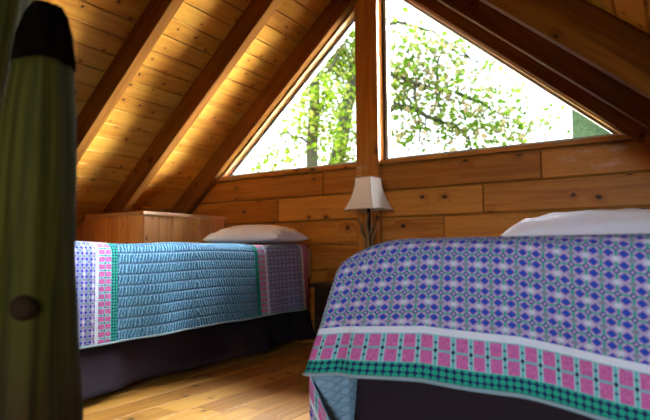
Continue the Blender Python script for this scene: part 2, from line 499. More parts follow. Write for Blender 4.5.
# windows: grey frame, sill and jamb trim, pane
for idx, (x0, x1, name) in enumerate(((-5.0, POST_L, 'window_1'), (POST_R, 2.0, 'window_2'))):
    poly = under([(x0, SILL), (x1, SILL), (x1, 4), (x0, 4)], RB)
    poly = [p for i, p in enumerate(poly) if math.hypot(p[0] - poly[i - 1][0], p[1] - poly[i - 1][1]) > 1e-4]
    inn = inset(poly, 0.022)
    fm = MB(); n = len(poly)
    A = inset(poly, 0.002)
    for i in range(n):
        a, b, c, d = A[i], A[(i + 1) % n], inn[(i + 1) % n], inn[i]
        q = [a, b, c, d]
        g = (b[0] - a[0], 0, b[1] - a[1])
        fm.hull([(x, WY + .062, z) for x, z in q], [(x, WY + .105, z) for x, z in q], g)
    fo = fm.build(name, M['frame'], bevel=0.002, segs=1); struct(fo)
    pn = MB(); q = inset(poly, 0.012)
    ext(pn, q, WY + .082, WY + .086)
    pn.build('pane', M['glass'], fo)
    sl = MB()
    xa = min(p[0] for p in poly) ; xb = max(p[0] for p in poly)
    if idx == 0: q = [(xa - .03, SILL - .026), (xb - .001, SILL - .026), (xb - .001, SILL - .001), (xa + .004, SILL - .001)]
    else: q = [(xa + .001, SILL - .026), (xb + .03, SILL - .026), (xb - .004, SILL - .001), (xa + .001, SILL - .001)]
    ext(sl, q, WY - .008, WY + .061, (1, 0, 0), 0.35 + .1 * idx)
    sl.build('sill', M['wall'], fo, bevel=0.002, segs=1)
    jb = MB()
    A = inset(poly, 0.0015); B = inset(poly, 0.008)
    for i in range(n):
        a, b, c, d = A[i], A[(i + 1) % n], B[(i + 1) % n], B[i]
        if abs(a[1] - b[1]) < 1e-3: continue
        slope = abs(a[0] - b[0]) > 1e-3
        if not slope: continue
        q = [a, b, c, d]
        jb.hull([(x, WY + .004, z) for x, z in q], [(x, WY + .0615, z) for x, z in q], (b[0] - a[0], 0, b[1] - a[1]))
    jb.build('jamb', M['cabtop'], fo)

# wall at the other end of the loft, with a tall window letting the daylight in behind the camera
wr = MB()
p = under([(-5, 0), (2, 0), (2, 4), (-5, 4)], RC - .002); ext(wr, p, BACK - .1, BACK, (1, 0, 0))
struct(wr.build('wall_front', M['dark']))
wp = MB()                                  # unseen baffle added behind the camera, keeps the rear light low
for q in ([(-5, 0), (-1.05, 0), (-1.05, 4), (-5, 4)], [(-1.049, 1.15), (2, 1.15), (2, 4), (-1.049, 4)]):
    p = under(q, RC - .003); ext(wp, p, -.36, -.28, (1, 0, 0))
struct(wp.build('light_baffle', M['dark']))
wd_ = MB()
xd = XR + (RC - DZ) / TAN
wd_.box((DX, BACK, 0), (DX + .1, DY1, DZ), (0, 1, 0))
wd_.box((xd - .1, BACK - .1, DZ), (DX + .15, DY1, DZ + .1), (0, 1, 0))
wd_.hull([(xd, DY1, DZ + .1), (DX + .1, DY1, 0), (DX + .1, DY1, DZ + .1)], [(xd, DY1 + .06, DZ + .1), (DX + .1, DY1 + .06, 0), (DX + .1, DY1 + .06, DZ + .1)], (1, 0, 0))
RX0, RX1, RZ0, RZ1 = 0.0, 0.99, 0.30, 1.3
for x0, x1, z0, z1 in ((xd - .1, RX0, 0, DZ + .1), (RX1, DX + .1, 0, DZ + .1), (RX0, RX1, 0, RZ0), (RX0, RX1, RZ1, DZ + .1)):
    wd_.box((x0, BACK - .1, z0), (x1, BACK - .001, z1), (1, 0, 0))
struct(wd_.build('wall_right', M['dark']))
fm = MB()
for lo, hi, g in (((RX0 + .001, BACK - .07, RZ0 + .001), (RX1 - .001, BACK - .03, RZ0 + .035), (1, 0, 0)), ((RX0 + .001, BACK - .07, RZ1 - .035), (RX1 - .001, BACK - .03, RZ1 - .001), (1, 0, 0)),
                  ((RX0 + .001, BACK - .07, RZ0 + .036), (RX0 + .035, BACK - .03, RZ1 - .036), (0, 0, 1)), ((RX1 - .035, BACK - .07, RZ0 + .036), (RX1 - .001, BACK - .03, RZ1 - .036), (0, 0, 1))): fm.box(lo, hi, g)
f4 = struct(fm.build('window_3', M['frame']))
pn = MB(); pn.box((RX0 + .03, BACK - .052, RZ0 + .03), (RX1 - .03, BACK - .048, RZ1 - .03)); pn.build('pane', M['glass'], f4)

# ------------------------------------------------------------------ rafters and post
RG_L = 'rafters of the left roof slope'; RG_R = 'rafters of the right roof slope'
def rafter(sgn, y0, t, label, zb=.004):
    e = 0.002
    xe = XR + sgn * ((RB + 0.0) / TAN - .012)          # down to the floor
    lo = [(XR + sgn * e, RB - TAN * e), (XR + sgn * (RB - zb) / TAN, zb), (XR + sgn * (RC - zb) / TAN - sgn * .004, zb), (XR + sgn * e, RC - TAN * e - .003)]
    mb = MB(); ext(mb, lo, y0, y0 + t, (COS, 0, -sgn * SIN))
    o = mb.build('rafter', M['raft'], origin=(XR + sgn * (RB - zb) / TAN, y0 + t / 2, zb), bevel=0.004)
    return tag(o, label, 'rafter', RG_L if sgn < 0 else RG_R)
names_l = ['wooden rafter framing the left triangular window, set against the window wall',
           'left slope rafter one bay before the window wall, ending over the pine cabinet',
           'left slope rafter with bright underside, two bays before the window wall',
           'dark left slope rafter at the top left, behind the log newel']
names_r = ['wooden rafter framing the sloping edge of the right triangular window',
           'dark right slope rafter with the thin bright line nearest the right window',
           'right slope rafter with broader yellow lit underside, second out from the window',
           'dark right slope rafter in the top right corner, nearest the camera']
for i, y in enumerate((2.94, 2.375, 1.81, 1.245)):
    t = 0.0595 if i == 0 else 0.063
    if i < 3: rafter(-1, y, t, names_l[i], .8645 if i < 2 else .004) 
    if i < 3: rafter(1, y, t, names_r[i])

pm = MB()
pp = under([(POST_L, 0.0), (POST_R, 0.0), (POST_R, 4), (POST_L, 4)], RB - .006)
ext(pm, pp, WY - .03, WY - .0025, (0, 0, 1), .62)
po = pm.build('support_post', M['wall'], origin=((POST_L + POST_R) / 2, WY - .03, 0), bevel=.003)
tag(po, 'square wooden post standing between the two triangular windows', 'post')
pm = MB()
pp = under([(POST_L, SILL - .028), (POST_R, SILL - .028), (POST_R, 4), (POST_L, 4)], RB - .006)
ext(pm, pp, WY - .002, WY + .128, (0, 0, 1), .62)
struct(pm.build('trim_1', M['jambdark']))

# ------------------------------------------------------------------ cabinet in the knee of the roof
cx, cy, ct = -2.78, 2.262, 0.262 + H
cab = thing('storage_cabinet', 'low pine plank cabinet built in under the left eaves behind the bed', 'cabinet', (cx - .3, cy + .3, 0))
def xl(z): return XR - (RC - z) / TAN + .01
bd = MB()                                             # side of planks facing the bed
y = cy + .004; Wp = 0.118
while y < WY - .012:
    y1 = min(y + Wp, WY - .006); c = .004; r = rng.random()
    A = [(cx - .018, y + .0006), (cx - c, y + .0006), (cx, y + c), (cx, y1 - c), (cx - c, y1 - .0006), (cx - .018, y1 - .0006)]
    bd.hull([(p[0], p[1], .01) for p in A], [(p[0], p[1], ct - .022) for p in A], (0, 0, 1), r); y = y1
bd.build('side_panel', M['cab'], cab)
bd = MB(); xx = cx - .019
while xx > xl(.4) :
    x1 = xx - Wp; c = .004; r = rng.random()
    def zb(xv): return max(.01, RC - TAN * (XR - xv) + .012)
    A = [(xx - .0006, cy + .022), (x1 + .0006, cy + .022), (x1 + .0006, cy + c + .004), (x1 + c, cy + .004), (xx - c, cy + .004), (xx - .0006, cy + c + .004)]
    top = ct - .022
    B = [(p[0], p[1], min(top, RC - TAN * (XR - p[0]) - .012)) for p in A]
    if min(b[2] for b in B) > .05: bd.hull([(p[0], p[1], .01) for p in A], B, (0, 0, 1), r)
    xx = x1
bd.build('front_panel', M['cab'], cab)
ld = MB(); ld.box((xl(ct) + .02, cy - .014, ct - .0215), (cx + .016, WY - .006, ct), (0, 1, 0), .4)
ld.build('lid', M['cabtop'], cab, bevel=.003)
cp = MB(); cp.box((cx - .03, WY - .03, .011), (cx - .019, WY - .0065, ct - .023), (0, 0, 1)); 
cp.build('corner_post', M['cab'], cab)

# ------------------------------------------------------------------ cloth helper
def grid(mb, fn, nu, nv, mi=0, flip=False):
    b = len(mb.v)
    UV = []
    for j in range(nv + 1):
        for i in range(nu + 1):
            p, t = fn(i / nu, j / nv); mb.v.append(tuple(p)); UV.append(t)
    for j in range(nv):
        for i in range(nu):
            q = [j * (nu + 1) + i, j * (nu + 1) + i + 1, (j + 1) * (nu + 1) + i + 1, (j + 1) * (nu + 1) + i]
            if flip: q = q[::-1]
            mb.f.append([b + k for k in q]); mb.uv.append([UV[k] for k in q]); mb.r.append(.5); mb.sm.append(True); mb.mi.append(mi)
def sheet(o, t, off=1.0, second=False):
    md = o.modifiers.new('thickness', 'SOLIDIFY'); md.thickness = t; md.offset = off
    if second: md.material_offset = 1; md.material_offset_rim = 1
    return o
def path(pts, k=10):
    """arc-length lookup on a rounded 2d polyline"""
    P = [np.array(p, float) for p in pts]
    L = [0.0]
    for a, b in zip(P[:-1], P[1:]): L.append(L[-1] + float(np.linalg.norm(b - a)))
    def at(s):
        s = min(max(s, 0), L[-1])
        for i in range(len(L) - 1):
            if s <= L[i + 1] + 1e-12:
                t = (s - L[i]) / max(L[i + 1] - L[i], 1e-9); return P[i] * (1 - t) + P[i + 1] * t
        return P[-1]
    return at, L[-1]
def rounded(pts, r, n=6):
    out = [pts[0]]
    for i in range(1, len(pts) - 1):
        a, p, b = [np.array(q, float) for q in pts[i - 1:i + 2]]
        d1 = (a - p) / np.linalg.norm(a - p); d2 = (b - p) / np.linalg.norm(b - p)
        rr = r[i - 1] if isinstance(r, (list, tuple)) else r
        A, B = p + d1 * rr, p + d2 * rr
        for k in range(n + 1):
            t = k / n; out.append(tuple((1 - t) ** 2 * A + 2 * t * (1 - t) * p + t * t * B))
    out.append(pts[-1]); return out

def bed(name, label, x0, x1, y0, y1, ztop, skirt):
    b = thing(name, label, 'bed', ((x0 + x1) / 2, (y0 + y1) / 2, 0), 'beds under the gable windows')
    mt_ = MB(); mt_.box((x0, y0, ztop - .2), (x1, y1, ztop), (1, 0, 0), .5)
    mt_.build('mattress', M['sheet'], b, bevel=.028, segs=4, smooth=True)
    bs_ = MB(); bs_.box((x0 + .08, y0 + .08, .2), (x1 - .085, y1 - .02, ztop - .205), (1, 0, 0), .5)
    bs_.build('box_spring', M['skirt'], b, bevel=.01)
    fr_ = MB()
    for a, c in (((x0 + .08, y0 + .08), (x1 - .085, y0 + .11)), ((x0 + .08, y1 - .06), (x1 - .085, y1 - .03)), ((x0 + .08, y0 + .11), (x0 + .11, y1 - .06)), ((x1 - .115, y0 + .11), (x1 - .085, y1 - .06))):
        fr_.box((a[0], a[1], .165), (c[0], c[1], .198))
    fr_.build('bed_frame', M['steel'], b)
    for sx in (x0 + .2, x1 - .22):
        for sy in (y0 + .12, (y0 + y1) / 2 - .2, y1 - .12):
            l = MB(); l.tube([(sx, sy, .0), (sx, sy, .03), (sx, sy, .031), (sx, sy, .166)], [.022, .022, .014, .014], 12)
            l.build('leg', M['steel'], b)
    return b
def skirt_mesh(b, plan, z0, z1, waves, seed, rise=0.0, amp=1.0):
    """gathered valance hanging along a plan polyline"""
    at, L = path(plan); rr = random.Random(seed)
    ph = [(rr.uniform(0, 6.28), rr.uniform(.6, 1.4)) for _ in range(5)]
    P = MB(); eps = .004
    def fn(a, c):
        s = a * L; p = at(s); q = at(min(s + eps, L)); q0 = at(max(s - eps, 0)); d = q - q0; d = d / (np.linalg.norm(d) + 1e-9)
        nrm = np.array([d[1], -d[0]])
        w = sum(math.sin(s * waves * k * f + f0) / k for k, (f0, f) in zip((1, 1.7, 2.6, 3.7, 5.3), ph))
        out = (.010 + .034 * c) * (.5 + .35 * w) * (.25 + .75 * c) * amp + .02 * amp * c
        zz = z0 + rise * max(0.0, p[1] - 1.4); z = z1 + (zz - z1) * c + .006 * math.sin(s * 3 + ph[0][0]) * c
        return (p[0] + nrm[0] * out, p[1] + nrm[1] * out, z), (s, z)
    grid(P, fn, int(L / .012), 14)
    o = P.build('bed_skirt', M['skirt'], b); sheet(o, .004, 0); return o

# ------------------------------------------------------------------ left bed
LX0, LX1, LY0, LY1 = -2.745, -1.995, 1.04, 2.985
ZL = 0.05 + H
lb = bed('bed', 'narrow bed along the left eaves with a light blue quilted cover and plum skirt', LX0, LX1, LY0, LY1, ZL - .026, True)
skirt_mesh(lb, [(LX1 - .052, LY1 - .02), (LX1 - .052, LY0 + .02), (LX0 + .03, LY0 + .02)][::-1], .045, .34, 6.5, 3, .0, 1.5)
lq = MB()
zt = ZL; hem = -.362 + H
def lprof(y):
    # across the bed: far edge, over the top, down the front
    bulge = .012 * math.sin(y * 3.1 + .6)
    sag = .004 * math.sin(y * 7)
    return rounded([(LX0 - .02, hem + .22), (LX0 - .012, zt - .01), (LX1 + .012, zt + sag), (LX1 + .034 + bulge, hem + .008 * math.sin(y * 2.4 + 2))], [.04, .06], 8)
base_at, base_L = path(lprof(2.0))
top_s = 0.20 + (LX1 - LX0)
def lfn(a, c):
    y = LY0 - .005 + (2.918 - LY0 + .005) * c
    at, L = path(lprof(y)); s = L * a
    p = at(s)
    x, z = float(p[0]), float(p[1])
    drop = max(0.0, (zt - z) / .41) if x > -2.2 else 0
    if x > -2.2: x += drop * (.010 * math.sin(y * 11 + 1.3) + .006 * math.sin(y * 23)) 
    if y > 2.75 and x > -2.2: x -= .03 * ((y - 2.75) / .17) ** 2 * drop
    v = max(1.487 - y, y - 2.372)
    return (x, y, z + .003 * math.sin(x * 19) * math.sin(y * 13) * (1 - drop)), (s, v)
grid(lq, lfn, 110, 150)
o = lq.build('quilt', M['quilt'], origin=((LX0 + LX1) / 2, 2.0, zt), extra=[M['reverse']]); sheet(o, .009, 1.0 if False else -1.0)
tag(o, 'light blue quilted coverlet with pink and teal bands, spread over the left bed', 'quilt', 'quilts on the beds')
LQ = o
bn = MB(); pts = []
for k in range(80):
    y = LY0 - .005 + (2.918 - LY0 + .005) * k / 79
    p, _ = lfn(1.0, k / 79); pts.append(p)
bn.tube(pts, [.0055] * 80, 8)
bb = bn.build('binding', M['binding'], origin=(0, 0, 0)); bb.parent = LQ; bb.location = -Vector(LQ.location)

# ------------------------------------------------------------------ near bed
NX0, NX1, NY0, NY1 = -0.595, 0.33, 1.115, 2.985
ZN = 0.026 + H
nb = bed('bed', 'near bed at the right under a blue and pink patterned quilt with dark skirt', NX0 + .01, NX1, NY0, NY1, ZN - .06, True)
skirt_mesh(nb, [(NX0 - .028, NY1 - .02), (NX0 - .028, NY0 + .012), (NX1 - .03, NY0 + .012), (NX1 - .03, NY1 - .02)], .05, .36, 10.0, 8, 0.0, .6)
nq = MB()
FY = 1.05
HEM = -.284 + H
def ztopn(x):
    t = max(0.0, (-.47 - x) / .16); z = ZN - .042 * t ** 2.2
    t = max(0.0, (x - .12) / .26); z -= .05 * t ** 2.2
    return z
HT = [(-.64, -.284), (-.55, -.270), (-.42, -.2585), (-.25, -.267), (-.12, -.286), (0, -.303), (.36, -.325)]
def hemz(x):
    for (a, va), (b, vb) in zip(HT[:-1], HT[1:]):
        if x <= b: return H + va + (vb - va) * max(0, (x - a) / (b - a))
    return H + HT[-1][1]
def nfn(a, c):
    # a across (0 = left), c from head to hem
    X = -.632 + a * .989
    at, L = path(rounded([(2.92, ztopn(X)), (FY, ztopn(X) + .002), (FY, hemz(X))], [.055], 8))
    s = L * c; p = at(s); y, z = float(p[0]), float(p[1])
    h = max(0.0, (ztopn(X) - z)) / .31 if y < FY + .06 else 0.0
    left = max(0.0, 1 - a / .30)
    xx = X - .125 * (h ** 1.1) * left ** 1.3
    crease = math.exp(-((a - .048 - .02 * h) / .022) ** 2)
    y += .022 * h * crease - .012 * h * math.sin(a * 9 + .4) - .006 * h * math.sin(a * 26)
    y += .02 * h * left ** 2
    if y > FY + .07: z += .003 * math.sin(X * 15 + 1) * math.sin(y * 11)
    return (xx, y, z), (X, L - s)
grid(nq, nfn, 130, 170, 0, True)
# drop on the far left side, turned in at the foot corner
side_hem = -.505 + H
front = [(-.640, FY + .020), (-.742, FY + .034), (-.700, FY + .125), (-.688, FY + .5), (-.688, 2.92)]
pf, LF = path(rounded(front, [.012, .05, .2], 6))
def sfn(a, c):
    topx, topz = -.632, ztopn(-.632)
    zf = topz + (side_hem - topz) * c
    t = min(1.0, max(0.0, (HEM - .002 - zf) / .15))
    s0 = .100 - .096 * t                       # the front edge slants inwards below the foot hem
    s = s0 + (LF - s0) * a ** 1.6
    p = pf(s); x, y = float(p[0]), float(p[1])
    low = side_hem
    z = zf
    h = (topz - z) / (topz - side_hem)
    k = min(1.0, h * 1.8) ** .8
    yb = max(FY + .045, y)
    xx = topx + (x - topx) * k; yy = yb + (y - yb) * k
    xx += .008 * math.sin(y * 17) * h * (1 if s > .2 else 0)
    v = min(z - low, (s - s0) * 1.7 + .045) if s < .5 else z - low
    return (xx, yy, z), (y + x, max(v, .0005))
grid(nq, sfn, 120, 50)
o = nq.build('quilt', M['quilt_near'], origin=(-.13, 2.0, ZN), extra=[M['reverse']]); sheet(o, .008, -1.0, True)
tag(o, 'blue diamond patterned quilt with pink square border draped over the near bed', 'quilt', 'quilts on the beds')
NQ = o
bn = MB(); bn.tube([nfn(k / 100, 1.0)[0] for k in range(101)], [.0042] * 101, 8)
bb = bn.build('binding', M['binding']); bb.parent = NQ; bb.location = -Vector(NQ.location)

# ------------------------------------------------------------------ pillows
def pillow(name, label, cx_, cy_, z0, lx, ly, hz, seed, tilt=0.0):
    rr = random.Random(seed); mb = MB(); n = 64
    wr = [(rr.uniform(-1, 1), rr.uniform(-1, 1), rr.uniform(0, 3.14), rr.uniform(8, 22), rr.uniform(.002, .0045) * (1.6 if lx < .35 else 1)) for _ in range(16)]
    def h(u_, v_):
        a = max(0.0, 1 - abs(u_) ** 2.6) ** .42 * max(0.0, 1 - abs(v_) ** 2.4) ** .5
        w = 0
        for (px, py, th, fr, am) in wr:
            d2 = (u_ - px) ** 2 * 3 + (v_ - py) ** 2 * 3
            w += am * math.exp(-d2 * 2) * math.sin(fr * (u_ * math.cos(th) + v_ * math.sin(th)))
        pin = .010 * math.sin(u_ * 26 + seed) * max(0, abs(v_) - .5) + .008 * math.sin(v_ * 21) * max(0, abs(u_) - .6)
        return a, w + pin
    for sg in (1, -1):
        def fn(a, c):
            u_, v_ = a * 2 - 1, c * 2 - 1
            # pillow corners pull out, sides draw in
            sx = 1 - .07 * (1 - v_ ** 2) * abs(u_) ** 3 * -1 * -1
            sy = 1 - .09 * (1 - u_ ** 2) * abs(v_) ** 3
            hh, w = h(u_, v_)
            if sg > 0: z = z0 + hz * .27 + hh * hz * .73 + w * (hh > .02)
            else: z = z0 + hz * .27 * (1 - hh ** .6)
            z += tilt * (v_ + 1) * .5 * (1)
            return (cx_ + u_ * lx * sx, cy_ + v_ * ly * sy, z), (u_ * lx, v_ * ly)
        if sg > 0: grid(mb, fn, n, n)
        else: grid(mb, lambda a, c: fn(1 - a, c), n, n)
    o = mb.build(name, M['pillow'], origin=(cx_, cy_, z0)); weld(o, 1e-5)
    return tag(o, label, 'pillow', 'white pillows on the beds')
pillow('pillow', 'white pillow lying at the head of the left bed beside the cabinet', -2.285, 2.75, ZL + .007, .31, .17, .118, 5)
pillow('pillow', 'white pillow at the head of the near bed, at the right edge', -.25, 2.70, ZN + .006, .408, .205, .142, 11)

# ------------------------------------------------------------------ nightstand and lamp
NZ = -.176 + H
ns = thing('nightstand', 'small dark wooden nightstand in the gap between the two beds', 'nightstand', (-1.47, 2.77, 0))
nx0, nx1, ny0, ny1 = -1.74, -1.20, 2.56, 2.955
t = MB(); t.box((nx0, ny0, NZ - .022), (nx1, ny1, NZ)); t.build('tabletop', M['dark'], ns, bevel=.004)
a = MB(); a.box((nx0 + .015, ny0 + .035, .05), (nx1 - .015, ny1 - .01, NZ - .0225), (0, 0, 1)); a.build('body', M['dark'], ns, bevel=.003)
a = MB(); a.box((nx0 + .03, ny0 + .06, .0), (nx1 - .03, ny1 - .02, .0495)); a.build('plinth', M['dark'], ns)
for z0, z1 in ((.065, .225), (.235, NZ - .035)):
    d = MB(); d.box((nx0 + .03, ny0 + .018, z0), (nx1 - .03, ny0 + .0345, z1)); dr = d.build('drawer', M['dark'], ns, bevel=.003)
    zc = (z0 + z1) / 2
    kb = MB(); kb.tube([(-1.47, ny0 + .018, zc), (-1.47, ny0 + .006, zc), (-1.47, ny0, zc), (-1.47, ny0 - .006, zc)], [.006, .006, .013, .009], 12)
    k_ = kb.build('knob', M['brass']); k_.parent = dr; k_.location = -Vector(ns.location)
    k_.matrix_parent_inverse = Matrix.Identity(4)
    k_.location = -dr.location - Vector(ns.location)

LPX, LPY = -1.450, 2.745
lamp = thing('table_lamp', 'antler table lamp with square beige bell shade, standing on the nightstand', 'lamp', (LPX, LPY, NZ))
zb_, zt_ = .234 + H, .418 + H
sh = MB(); rot = math.radians(-9); loops = []; uvl = []
NS = 14
def shade_loop(t, off=0.0):
    half = .052 + (.100 - .052) * (1 - t) ** 1.9 + off
    z = zb_ + (zt_ - zb_) * t; L = []
    c0 = [(-1, -1), (1, -1), (1, 1), (-1, 1)]
    for i in range(4):
        a, b = c0[i], c0[(i + 1) % 4]
        for k in range(6):
            q = k / 6; x_ = (a[0] + (b[0] - a[0]) * q) * half; y_ = (a[1] + (b[1] - a[1]) * q) * half
            L.append((LPX + x_ * math.cos(rot) - y_ * math.sin(rot), LPY + x_ * math.sin(rot) + y_ * math.cos(rot), z - .004 * math.sin(q * math.pi) * (1 - t) * -1))
    return L
sh.ring([shade_loop(k / NS) for k in range(NS + 1)], uvs=lambda j, i: (i * .035, j * .014), smooth=False, capa=False, capb=False)
so = sh.build('lamp_shade', M['shade'], lamp); sheet(so, .002, 0)
for tt, nm in ((0.0, 'shade_trim'), (1.0, 'shade_trim')):
    tr_ = MB(); L = shade_loop(tt, .001); L.append(L[0]); tr_.tube(L, [.0024] * len(L), 6)
    tr_.build(nm, M['trimline'], lamp)
for i in range(4):
    tr_ = MB(); tr_.tube([shade_loop(k / 10, .0008)[i * 6] for k in range(11)], [.0016] * 11, 6); tr_.build('shade_seam', M['trimline'], lamp)
sp = MB(); c0 = shade_loop(.96)
for i in (0, 6, 12, 18): sp.tube([c0[i], (LPX, LPY, zt_ - .012)], [.0015, .0015], 6)
sp.build('shade_spider', M['iron'], lamp)
st = MB(); st.tube([(LPX, LPY, NZ + .02), (LPX, LPY, .10 + H), (LPX, LPY, zb_ + .02), (LPX, LPY, zb_ + .021), (LPX, LPY, zb_ + .075)], [.011, .010, .0095, .016, .016], 12)
st.build('stem', M['iron'], lamp)
bl = MB(); bl.tube([(LPX, LPY, zb_ + .0755), (LPX, LPY, zb_ + .085), (LPX, LPY, zb_ + .11), (LPX, LPY, zb_ + .13), (LPX, LPY, zb_ + .14)], [.013, .015, .028, .026, .008], 14)
bl.build('bulb', M['pillow'], lamp)
bt = MB(); bt.tube([(LPX, LPY, NZ + .0005), (LPX, LPY, NZ + .015), (LPX, LPY, NZ + .022)], [.075, .072, .03], 24); bt.build('base', M['iron'], lamp)
def antler(a0, pts, rad):
    ca, sa = math.cos(a0), math.sin(a0)
    def wpt(p): return (LPX + p[0] * ca - p[1] * sa, LPY + p[0] * sa + p[1] * ca, NZ + p[2])
    mb = MB(); mb.tube([wpt(p) for p in pts], rad, 10)
    # a tine on the beam
    i = len(pts) // 2; q = pts[i]
    mb.tube([wpt(q), wpt((q[0] + .02, q[1] + .015, q[2] + .03)), wpt((q[0] + .018, q[1] + .03, q[2] + .065))], [rad[i] * .85, rad[i] * .6, .0015], 8)
    mb.build('antler', M['antler'], lamp)
for a0, hh, sw in ((-2.9, .385, .062), (-1.1, .40, .05), (.25, .365, .066), (1.7, .39, .055), (-2.2, .34, .05)):
    antler(a0, [(.045, 0, .02), (.03, .005, .10), (.02, 0, .19), (.024, -.004, .26), (sw * .75, -.012, .32 * hh / .39), (sw, -.006, hh - .03), (sw * .9, .004, hh)], [.009, .0095, .009, .0075, .006, .0042, .0014])

# ------------------------------------------------------------------ log newels close to the camera
def log_mesh(mb, axis, rad, seed, seg=40, nz=60, z0=0, z1=1, rough=.004):
    rr = random.Random(seed); ph = [rr.uniform(0, 6.28) for _ in range(6)]
    loops = []
    for j in range(nz + 1):
        z = z0 + (z1 - z0) * j / nz; cx_, cy_ = axis(z); r0 = rad(z); L = []
        for i in range(seg):
            th = 2 * math.pi * i / seg
            r = r0 + rough * (math.sin(3 * th + ph[0] + z * 2) * .6 + math.sin(5 * th + ph[1] - z * 3) * .4 + .5 * math.sin(z * 9 + ph[2] + th) + .3 * math.sin(11 * th + ph[3] + z))
            L.append((cx_ + r * math.cos(th), cy_ + r * math.sin(th), z))
        loops.append(L)
    mb.ring(loops, uvs=lambda j, i: (i / seg * .4, z0 + (z1 - z0) * j / nz))
def lerp_tab(tab):
    def f(z):
        if z <= tab[0][0]: return tab[0][1]
        for (a, va), (b, vb) in zip(tab[:-1], tab[1:]):
            if z <= b:
                t = (z - a) / (b - a); t = t * t * (3 - 2 * t) * .5 + t * .5; return va + (vb - va) * t
        return tab[-1][1]
    return f
PX = lambda z: (-.742 - (H - z) * .02 if z < H else -.742 + (z - H) * .045, .420)
logr = lerp_tab([(0, .090), (.25, .080), (.37, .072), (.5, .060), (.6, .053), (.7, .051), (.78, .047), (.86, .039), (.875, .037)])
nw = thing('log_newel', 'peeled log newel with dark bark at its top, nearest the camera at left', 'post', (-.742, .420, 0))
mb = MB(); log_mesh(mb, PX, logr, 4, z1=.862); mb.build('log', M['log'], nw)
capr = lerp_tab([(.845, .037), (.862, .0412), (.9, .037), (.93, .029), (.946, .021), (.955, .008)])
mb = MB(); log_mesh(mb, lambda z: (PX(z)[0] - .002, PX(z)[1]), capr, 9, nz=30, z0=.8625, z1=.947, rough=.003); mb.build('bark_cap', M['logbark'], nw)
# a cut branch stub
kd = Vector((.80, -.60, 0)).normalized(); kc = Vector((-.744, .420, .532)) + kd * .053
mb = MB(); mb.tube([kc - kd * .02, kc + kd * .012, kc + kd * .02, kc + kd * .0205], [.021, .016, .012, .006], 18); mb.build('knot', M['knot'], nw)
rl = thing('log_brace', 'dark slanting log beside the newel, at the far left edge', 'post', (-1.17, .44, 0))
ax2 = lambda z: (-.968 + (z - 1.0) * .22, .470 + (z - 1.0) * .02)
mb = MB(); log_mesh(mb, ax2, lambda z: .052 - .004 * (z - .5), 14, z1=1.35); mb.build('log', M['log'], rl)

# ------------------------------------------------------------------ outdoors: ground and trees
GZ = -2.9
g = MB(); g.face([(-60, -60, GZ), (60, -60, GZ), (60, 60, GZ), (-60, 60, GZ)]); go = struct(g.build('ground', M['ground']))
dk = MB(); dk.box((-4, -9, -.16), (6, BACK - .12, -.10), (0, 1, 0), .5); struct(dk.build('bounce_shield', M['dark']))  # unseen dark slab added to stop ground bounce entering the rear window
def leaves(mb, centre, spread, n, size, lo=0.0, hi=1.0):
    for _ in range(n):
        c = Vector((rng.gauss(centre[0], spread[0]), rng.gauss(centre[1], spread[1]), rng.gauss(centre[2], spread[2])))
        if c.y < 4.4: c.y = 4.4 + rng.random()
        d = Vector((rng.gauss(0, 1), rng.gauss(0, 1), rng.gauss(-.4, .7))).normalized()
        nrm = Vector((rng.gauss(0, .8), rng.gauss(0, .8), 1)).normalized()
        w = d.cross(nrm)
        if w.length < 1e-3: continue
        w.normalize(); nn = w.cross(d); s = size * rng.uniform(.6, 1.25)
        r = rng.uniform(lo, hi)
        tip, base = c + d * s, c - d * s * .8
        L, R_ = c + w * s * .62 + nn * s * .2, c - w * s * .62 + nn * s * .2
        b = len(mb.v); mb.v += [tuple(base), tuple(L), tuple(tip), tuple(R_), tuple(c)]
        for f in ((0, 1, 4), (1, 2, 4), (2, 3, 4), (3, 0, 4)):
            mb.f.append([b + k for k in f]); mb.uv.append([(0, 0), (1, 0), (1, 1)]); mb.r.append(r); mb.sm.append(False); mb.mi.append(0)
def jit(pts, a):
    return [(p[0] + rng.uniform(-a, a), p[1] + rng.uniform(-a, a), p[2] + rng.uniform(-a, a)) for p in pts]
def subdiv(pts, k, a):
    out = []
    for p, q in zip(pts[:-1], pts[1:]):
        for i in range(k):
            t = i / k; out.append(tuple(p[j] + (q[j] - p[j]) * t + (rng.uniform(-a, a) if i else 0) for j in range(3)))
    out.append(pts[-1]); return out
